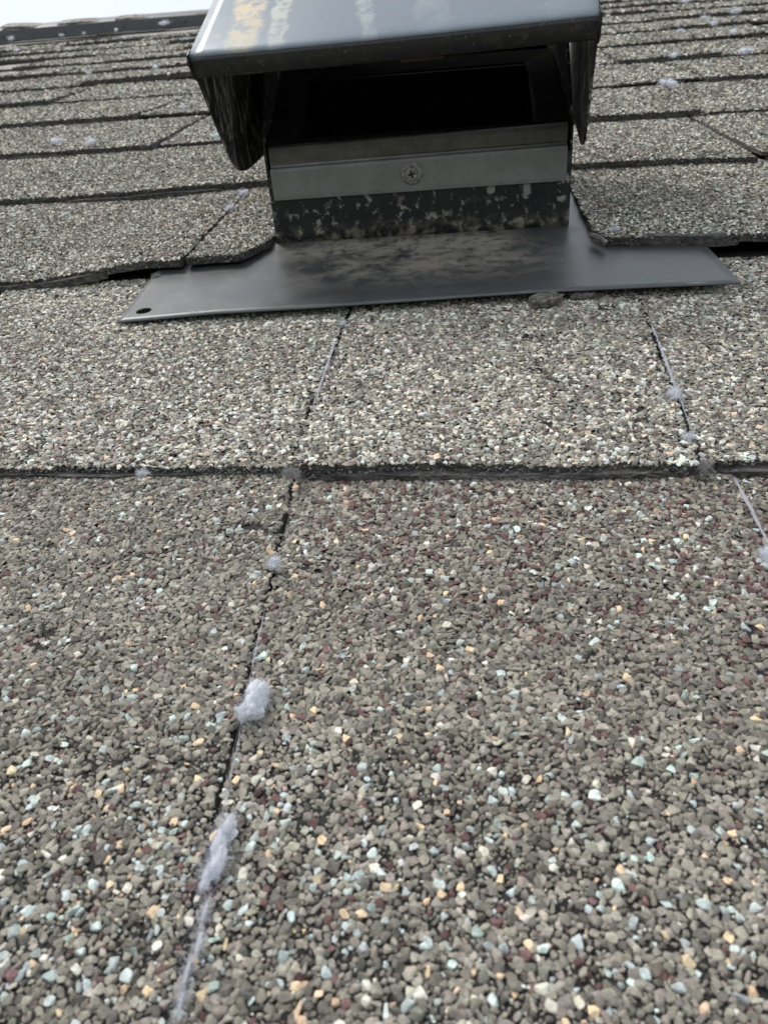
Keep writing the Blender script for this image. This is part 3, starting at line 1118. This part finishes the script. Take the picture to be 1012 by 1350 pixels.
# ------------------------------------------------------------------ lint
def fibres(seed, L, Wd, Ht, nf, rad, core=.55, path=None, wild=.6, flen=.6, along=1.0, lobes=None, sub=4):
    """a tuft: loose curved fibres round a soft core; L along local x; path bends the axis"""
    r = np.random.default_rng(seed)
    V, F = [], []
    off = 0
    ks = 6
    LB = lobes or [(-.25, .1, .62, .8), (.3, -.12, .58, .7), (0, .25, .45, .55)]
    for i in range(nf):
        a = r.normal(0, .42)
        a = max(-1.15, min(1.15, a)) if r.random() < .9 else r.uniform(-1, 1)
        lump = .55 + .45 * math.sin(a * 4 + seed) + .25 * math.sin(a * 9 + seed * 2)
        th, rr = r.uniform(0, 2 * math.pi), abs(r.normal(0, .45)) * max(.3, lump)
        p = np.array([a * L / 2, math.cos(th) * rr * Wd / 2, abs(math.sin(th)) * rr * Ht])
        d = r.normal(size=3)
        if core:
            lx, ly, lr, lh = LB[r.integers(0, len(LB))]
            g_ = r.normal(size=3)
            g_ /= np.linalg.norm(g_)
            if r.random() < .7:
                g_[2] = abs(g_[2])
            p = np.array([(lx + g_[0] * lr * core * .9) * L / 2, (ly + g_[1] * lr * core * .9) * Wd / 2, g_[2] * Ht * .45 * lh * core + Ht * .3])
            d = d * .9 + g_ * .75
        d[2] *= .6
        d[0] *= 1.2
        d[1:] *= along
        d /= np.linalg.norm(d)
        ln = flen * min(L, Wd * 1.6) * r.uniform(.4, 1.2) / ks
        cur = r.normal(0, wild, 3)
        pts = []
        for k in range(ks):
            pts.append(p.copy())
            d = d + np.cross(cur, d) * .45 + r.normal(0, .16, 3) * along
            d[1:] *= .5 + .5 * along
            d /= np.linalg.norm(d)
            p = p + d * ln
            p[2] = max(p[2], -.15 * Ht)
        pts = np.array(pts)
        if path:
            pts[:, 1] += np.interp(pts[:, 0], path[0], path[1])
        for k in range(ks):
            t_ = pts[min(k + 1, ks - 1)] - pts[max(k - 1, 0)]
            t_ /= np.linalg.norm(t_) + 1e-9
            s1 = np.cross(t_, (0.3, .1, 1))
            s1 /= np.linalg.norm(s1) + 1e-9
            s2 = np.cross(t_, s1)
            rk = rad * (1 - .6 * k / ks) * r.uniform(.8, 1.2)
            for m_ in range(3):
                an = 2 * math.pi * m_ / 3
                V.append(pts[k] + rk * (math.cos(an) * s1 + math.sin(an) * s2))
        for k in range(ks - 1):
            for m_ in range(3):
                F.append((off + k * 3 + m_, off + k * 3 + (m_ + 1) % 3, off + k * 3 + 3 + (m_ + 1) % 3, off + k * 3 + 3 + m_))
        off += ks * 3
    V, F = np.array(V), np.array(F)
    if core:
        lobes = LB
        tri = [F[:, [0, 1, 2]], F[:, [0, 2, 3]]]
        Vs = [V]
        nv = len(V)
        for (lx, ly, lr, lh) in lobes:
            bm = bmesh.new()
            bmesh.ops.create_icosphere(bm, subdivisions=sub, radius=1)
            cv = []
            for v_ in bm.verts:
                p = v_.co
                k = core * (1 + .5 * (vnoise(p.x * 2.3 + seed + lx * 9, p.y * 2.3 + p.z * 1.3) - .5) + .35 * (vnoise(p.x * 7 + seed, p.y * 7 + p.z * 5) - .5) + .3 * (vnoise(p.x * 19 + seed, p.y * 19 + p.z * 17) - .5))
                x = (lx + p.x * lr * k) * L / 2
                y = (ly + p.y * lr * k) * Wd / 2
                if path:
                    y += float(np.interp(x, path[0], path[1]))
                cv.append((x, y, p.z * Ht * .5 * lh * k + Ht * .3))
            cf = np.array([[q_.index for q_ in f_.verts] for f_ in bm.faces])
            bm.free()
            Vs.append(np.array(cv))
            tri.append(cf + nv)
            nv += len(cv)
        return np.concatenate(Vs), np.concatenate(tri)
    return V, np.concatenate([F[:, [0, 1, 2]], F[:, [0, 2, 3]]])


def tuft(name, x, y, z, rz, label, group=None, mesh=None, mat='lint', scale=1.0, **kw):
    if mesh is None:
        V, T_ = fibres(**kw)
        mesh = mesh_np(name, V, T_, None, True)
        mesh.materials.append(M[mat])
    o = link(name, mesh)
    o.matrix_world = ROOF @ Matrix.Translation(Vector((x, y, z)) * U) @ Matrix.Rotation(rz, 4, 'Z') @ Matrix.Diagonal((scale, scale, scale, 1))
    return tag(o, label, 'lint', group)


H2 = math.pi / 2
tuft('lint_tuft', -36.4, 82.6, 3.4, H2 + .15, 'big pale blue fluffy lint tuft in the foreground shingle joint', seed=1, L=8.4, Wd=5.4, Ht=3.2, nf=1500, rad=.018, core=.96, flen=.24, lobes=[(.38, -.12, .6, .9), (-.2, .0, .62, 1.0), (-.5, .55, .32, .6), (.1, -.25, .55, .9)])
tuft('lint_tuft', -35.0, 57.2, 3.8, H2 - .02, 'ragged elongated lint tuft lowest but one in the foreground joint', seed=5, L=12.5, Wd=4.8, Ht=1.8, nf=1000, rad=.018, core=.94, flen=.34, along=.9, lobes=[(.55, -.05, .3, .6), (.15, .12, .36, .8), (-.25, -.15, .42, .9), (-.62, .2, .28, .6)])
tuft('lint_strand', -34.4, 44.5, 3.9, H2 + .02, 'flattened blue-grey lint smear at the bottom end of the foreground joint', seed=7, L=15, Wd=2.2, Ht=.8, nf=420, rad=.022, core=.6, flen=.8, along=.6, lobes=[(.6, .1, .3, .7), (.1, -.2, .32, .7), (-.35, .2, .3, .6), (-.8, .0, .22, .5)])
tuft('lint_strand', -37.0, 69.0, 3.0, H2 + .08, 'thin lint thread in the foreground joint between the two big tufts', seed=8, L=16, Wd=.6, Ht=.5, nf=90, rad=.028, core=0, flen=3.0, wild=.15, along=.12)
tuft('lint_strand', -39.6, 97.0, 3.2, H2 + .08, 'thin dark-edged lint thread above the big fluffy tuft in the foreground joint', seed=9, L=20, Wd=.5, Ht=.4, nf=70, rad=.026, core=0, flen=3.0, wild=.12, along=.12)
tuft('lint_tuft', -41.2, 118.0, 3.4, H2 + .3, 'small twin lint tuft in the joint below the mid-picture step', seed=11, L=5.2, Wd=2.3, Ht=1.5, nf=380, rad=.03, core=.6)
tuft('lint_wad', -44.8, 150.5, 3.0, -.5, 'grey matted lint wad hanging where the two left joints meet at the step', seed=13, L=6.2, Wd=3.0, Ht=3.0, nf=420, rad=.03, core=.5, mat='lint_grey')
tuft('lint_tuft', -81.3, 152.6, 2.2, .2, 'small lint tuft under the step edge left of the joint', seed=15, L=3.6, Wd=2.2, Ht=2.0, nf=220, rad=.03, core=.55)
tuft('lint_strand', -46.3, 207, 3.0, H2 + .02, 'long lint strand in the joint below the left half of the flange', seed=17, L=44, Wd=.9, Ht=.8, nf=420, rad=.034, core=.0, flen=4, wild=.06, along=.06)
tuft('lint_tuft', -46.4, 243, 2.6, H2, 'tiny lint tuft at the joint right under the flange edge', seed=18, L=4.5, Wd=2.4, Ht=1.4, nf=180, rad=.032, core=.5)
tuft('lint_strand', 47.8, 203, 3.2, H2 - .02, 'long thin lint strand in the joint below the right half of the flange', seed=19, L=60, Wd=.6, Ht=.7, nf=420, rad=.032, core=0, flen=6, wild=.05, along=.05)
tuft('lint_tuft', 46.4, 186.5, 3.6, H2, 'lint tuft halfway along the right joint below the flange', seed=21, L=7.5, Wd=3.0, Ht=1.6, nf=380, rad=.032, core=.6)
tuft('lint_tuft', 44.6, 161.5, 5.4, .2, 'small blue-white lint tuft just above the step at the right joint', seed=22, L=3.8, Wd=2.6, Ht=1.8, nf=240, rad=.03, core=.6)
tuft('lint_wad', 46.6, 153.6, 2.2, H2, 'grey lint wad hanging on the step below the right joint', seed=23, L=5, Wd=3, Ht=3.4, nf=320, rad=.03, core=.4, mat='lint_grey')
tuft('lint_strand', 51.9, 135, 3.4, H2 + .03, 'lint strand in the joint at the right picture edge', seed=25, L=26, Wd=.8, Ht=.7, nf=300, rad=.03, core=0, flen=3.5, wild=.06, along=.08)
tuft('lint_tuft', 50.6, 121, 3.6, H2, 'pale lint tuft in the joint cut by the right picture edge', seed=26, L=6, Wd=2.8, Ht=1.7, nf=380, rad=.03, core=.6)
tuft('lint_tuft', -100.6, 256, 2.4, .1, 'wispy lint caught under the front edge of the flange near its hole', seed=27, L=6, Wd=2.6, Ht=1.8, nf=160, rad=.032, core=.3)
tuft('lint_tuft', -128.5, 296, 3.0, .9, 'small grey lint tuft at the back left end of the flange', seed=28, L=5, Wd=2.6, Ht=2.0, nf=200, rad=.034, core=.5, mat='lint_grey')
tuft('lint_tuft', -124.2, 417, 5.2, H2, 'lint tuft at the top of the slanting joint left of the vent', seed=29, L=8, Wd=3.6, Ht=1.8, nf=240, rad=.045, core=.6)
tuft('lint_tuft', -121.8, 384, 6.2, H2, 'lint tuft halfway down the slanting joint left of the vent', seed=30, L=10, Wd=3.0, Ht=1.8, nf=260, rad=.045, core=.55)
tuft('lint_tuft', -117.5, 318, 8.8, H2, 'flat grey lint at the lower end of the slanting joint left of the vent', seed=31, L=7, Wd=2.4, Ht=1.2, nf=160, rad=.04, core=.4, mat='lint_grey')
tuft('lint_tuft', 46.5, 309, 9.6, .4, 'small white lint tuft on the shingle corner right of the vent foot', seed=32, L=4.5, Wd=3.0, Ht=1.6, nf=160, rad=.04, core=.4)
tuft('lint_strand', 2, 152.4, 1.6, 0, 'grey matted lint fringe along the step face below the middle tab', seed=41, L=84, Wd=2.4, Ht=1.8, nf=160, rad=.028, core=0, flen=2.2, wild=.7, along=.45, mat='lint_grey')
far_meshes = []
for k in range(5):
    V, T_ = fibres(seed=60 + k, L=11, Wd=7, Ht=4, nf=110, rad=.08, core=1.0, sub=3, flen=.5, lobes=[(-.6 + .1 * k, .2, .34, .7), (-.1, -.25 + .1 * k, .42, .9), (.45, .1, .3, .6), (.8 - .1 * k, -.3, .16, .4)])
    far_meshes.append(mesh_np('lint_tuft', V, T_, None, True))
    far_meshes[-1].materials.append(M['lint'])
FAR = [
    (-311.8, 603, 6, 1.25, 'left one of the two white lint tufts side by side left of the vent'),
    (-280, 590, 6, 1.15, 'right one of the two white lint tufts side by side left of the vent'),
    (-186, 584, 6, .9, 'white lint tuft half hidden behind the left hood cheek'),
    (-212, 372, 5, .45, 'lower of two lint specks on the left shingle beside the picture edge'),
    (-210, 394, 5, .45, 'upper of two lint specks on the left shingle beside the picture edge'),
    (-422, 1124, 5, 1.5, 'large white lint tuft far up the roof just left of the hood'),
    (-262, 742, 6, .7, 'small lint tuft on the step left of the hood lip corner'),
    (-360, 733, 6, .6, 'small lint tuft on the step above the pair of white tufts'),
    (-510, 1119, 5, 1.0, 'white lint tuft far up the left slope, left of the large one'),
    (-524, 1034, 5, .8, 'small lint tuft on the left slope below the far white tuft'),
    (-900, 1683, 5, 1.4, 'lint tuft at the left picture edge three steps below the ridge'),
    (-746, 1585, 5, 1.6, 'left one of the lint tufts in a row below the ridge strip'),
    (-671, 1639, 5, 1.2, 'middle one of the lint tufts in a row below the ridge strip'),
    (-583, 1570, 5, 1.3, 'lint tuft nearest the hood in the row below the ridge strip'),
    (-1110, 2066, 6, 2.6, 'big white lint tuft against the ridge strip at the left picture edge'),
    (-734, 2070, 12, 2.6, 'tall lint tuft against the ridge strip nearest the hood'),
    (-850, 2066, 7, 1.8, 'lint tuft against the middle of the ridge strip'),
    (-985, 2068, 6, 1.5, 'left of two small lint tufts at the foot of the ridge strip'),
    (-930, 2066, 6, 1.5, 'right of two small lint tufts at the foot of the ridge strip'),
    (-371, 910, 5, .7, 'faint lint tuft midway up the left slope near the hood'),
    (132.5, 684, 6, 1.5, 'white lint tuft at the head of the joint right of the hood'),
    (167, 852, 6, 1.3, 'lint tuft on the step right of the hood, second above the shingle joint'),
    (226, 842, 6, 1.6, 'lint tuft by the right picture edge on the second step above the joint'),
    (262, 1126, 6, 1.6, 'elongated lint tuft high on the right slope below the topmost pair'),
    (322, 1270, 6, 1.9, 'big lint tuft high on the right slope near the top picture edge'),
    (258, 1017, 6, 1.4, 'lint tuft on the joint high on the right slope by the picture edge'),
    (270, 1216, 6, 1.3, 'small lint tuft high on the right slope left of the big one'),
    (310, 1541, 6, 2.6, 'lint tuft at the top picture edge on the right slope'),
    (214, 1075, 6, 1.1, 'small lint tuft at a tab corner high on the right slope'),
    (170, 1374, 6, 1.1, 'lint speck on the step just right of the hood top corner'),
]
for k, (x, y, z, s, lab) in enumerate(FAR):
    tuft('lint_tuft', x, y, z, k * 1.7, lab, 'lint tufts scattered over the far shingles', mesh=far_meshes[k % 5], scale=s * .8)
#print('TRIS', NTRI, {k: np.mean([len(t_) for _, t_ in v_]) for k, v_ in PROTO.items()})
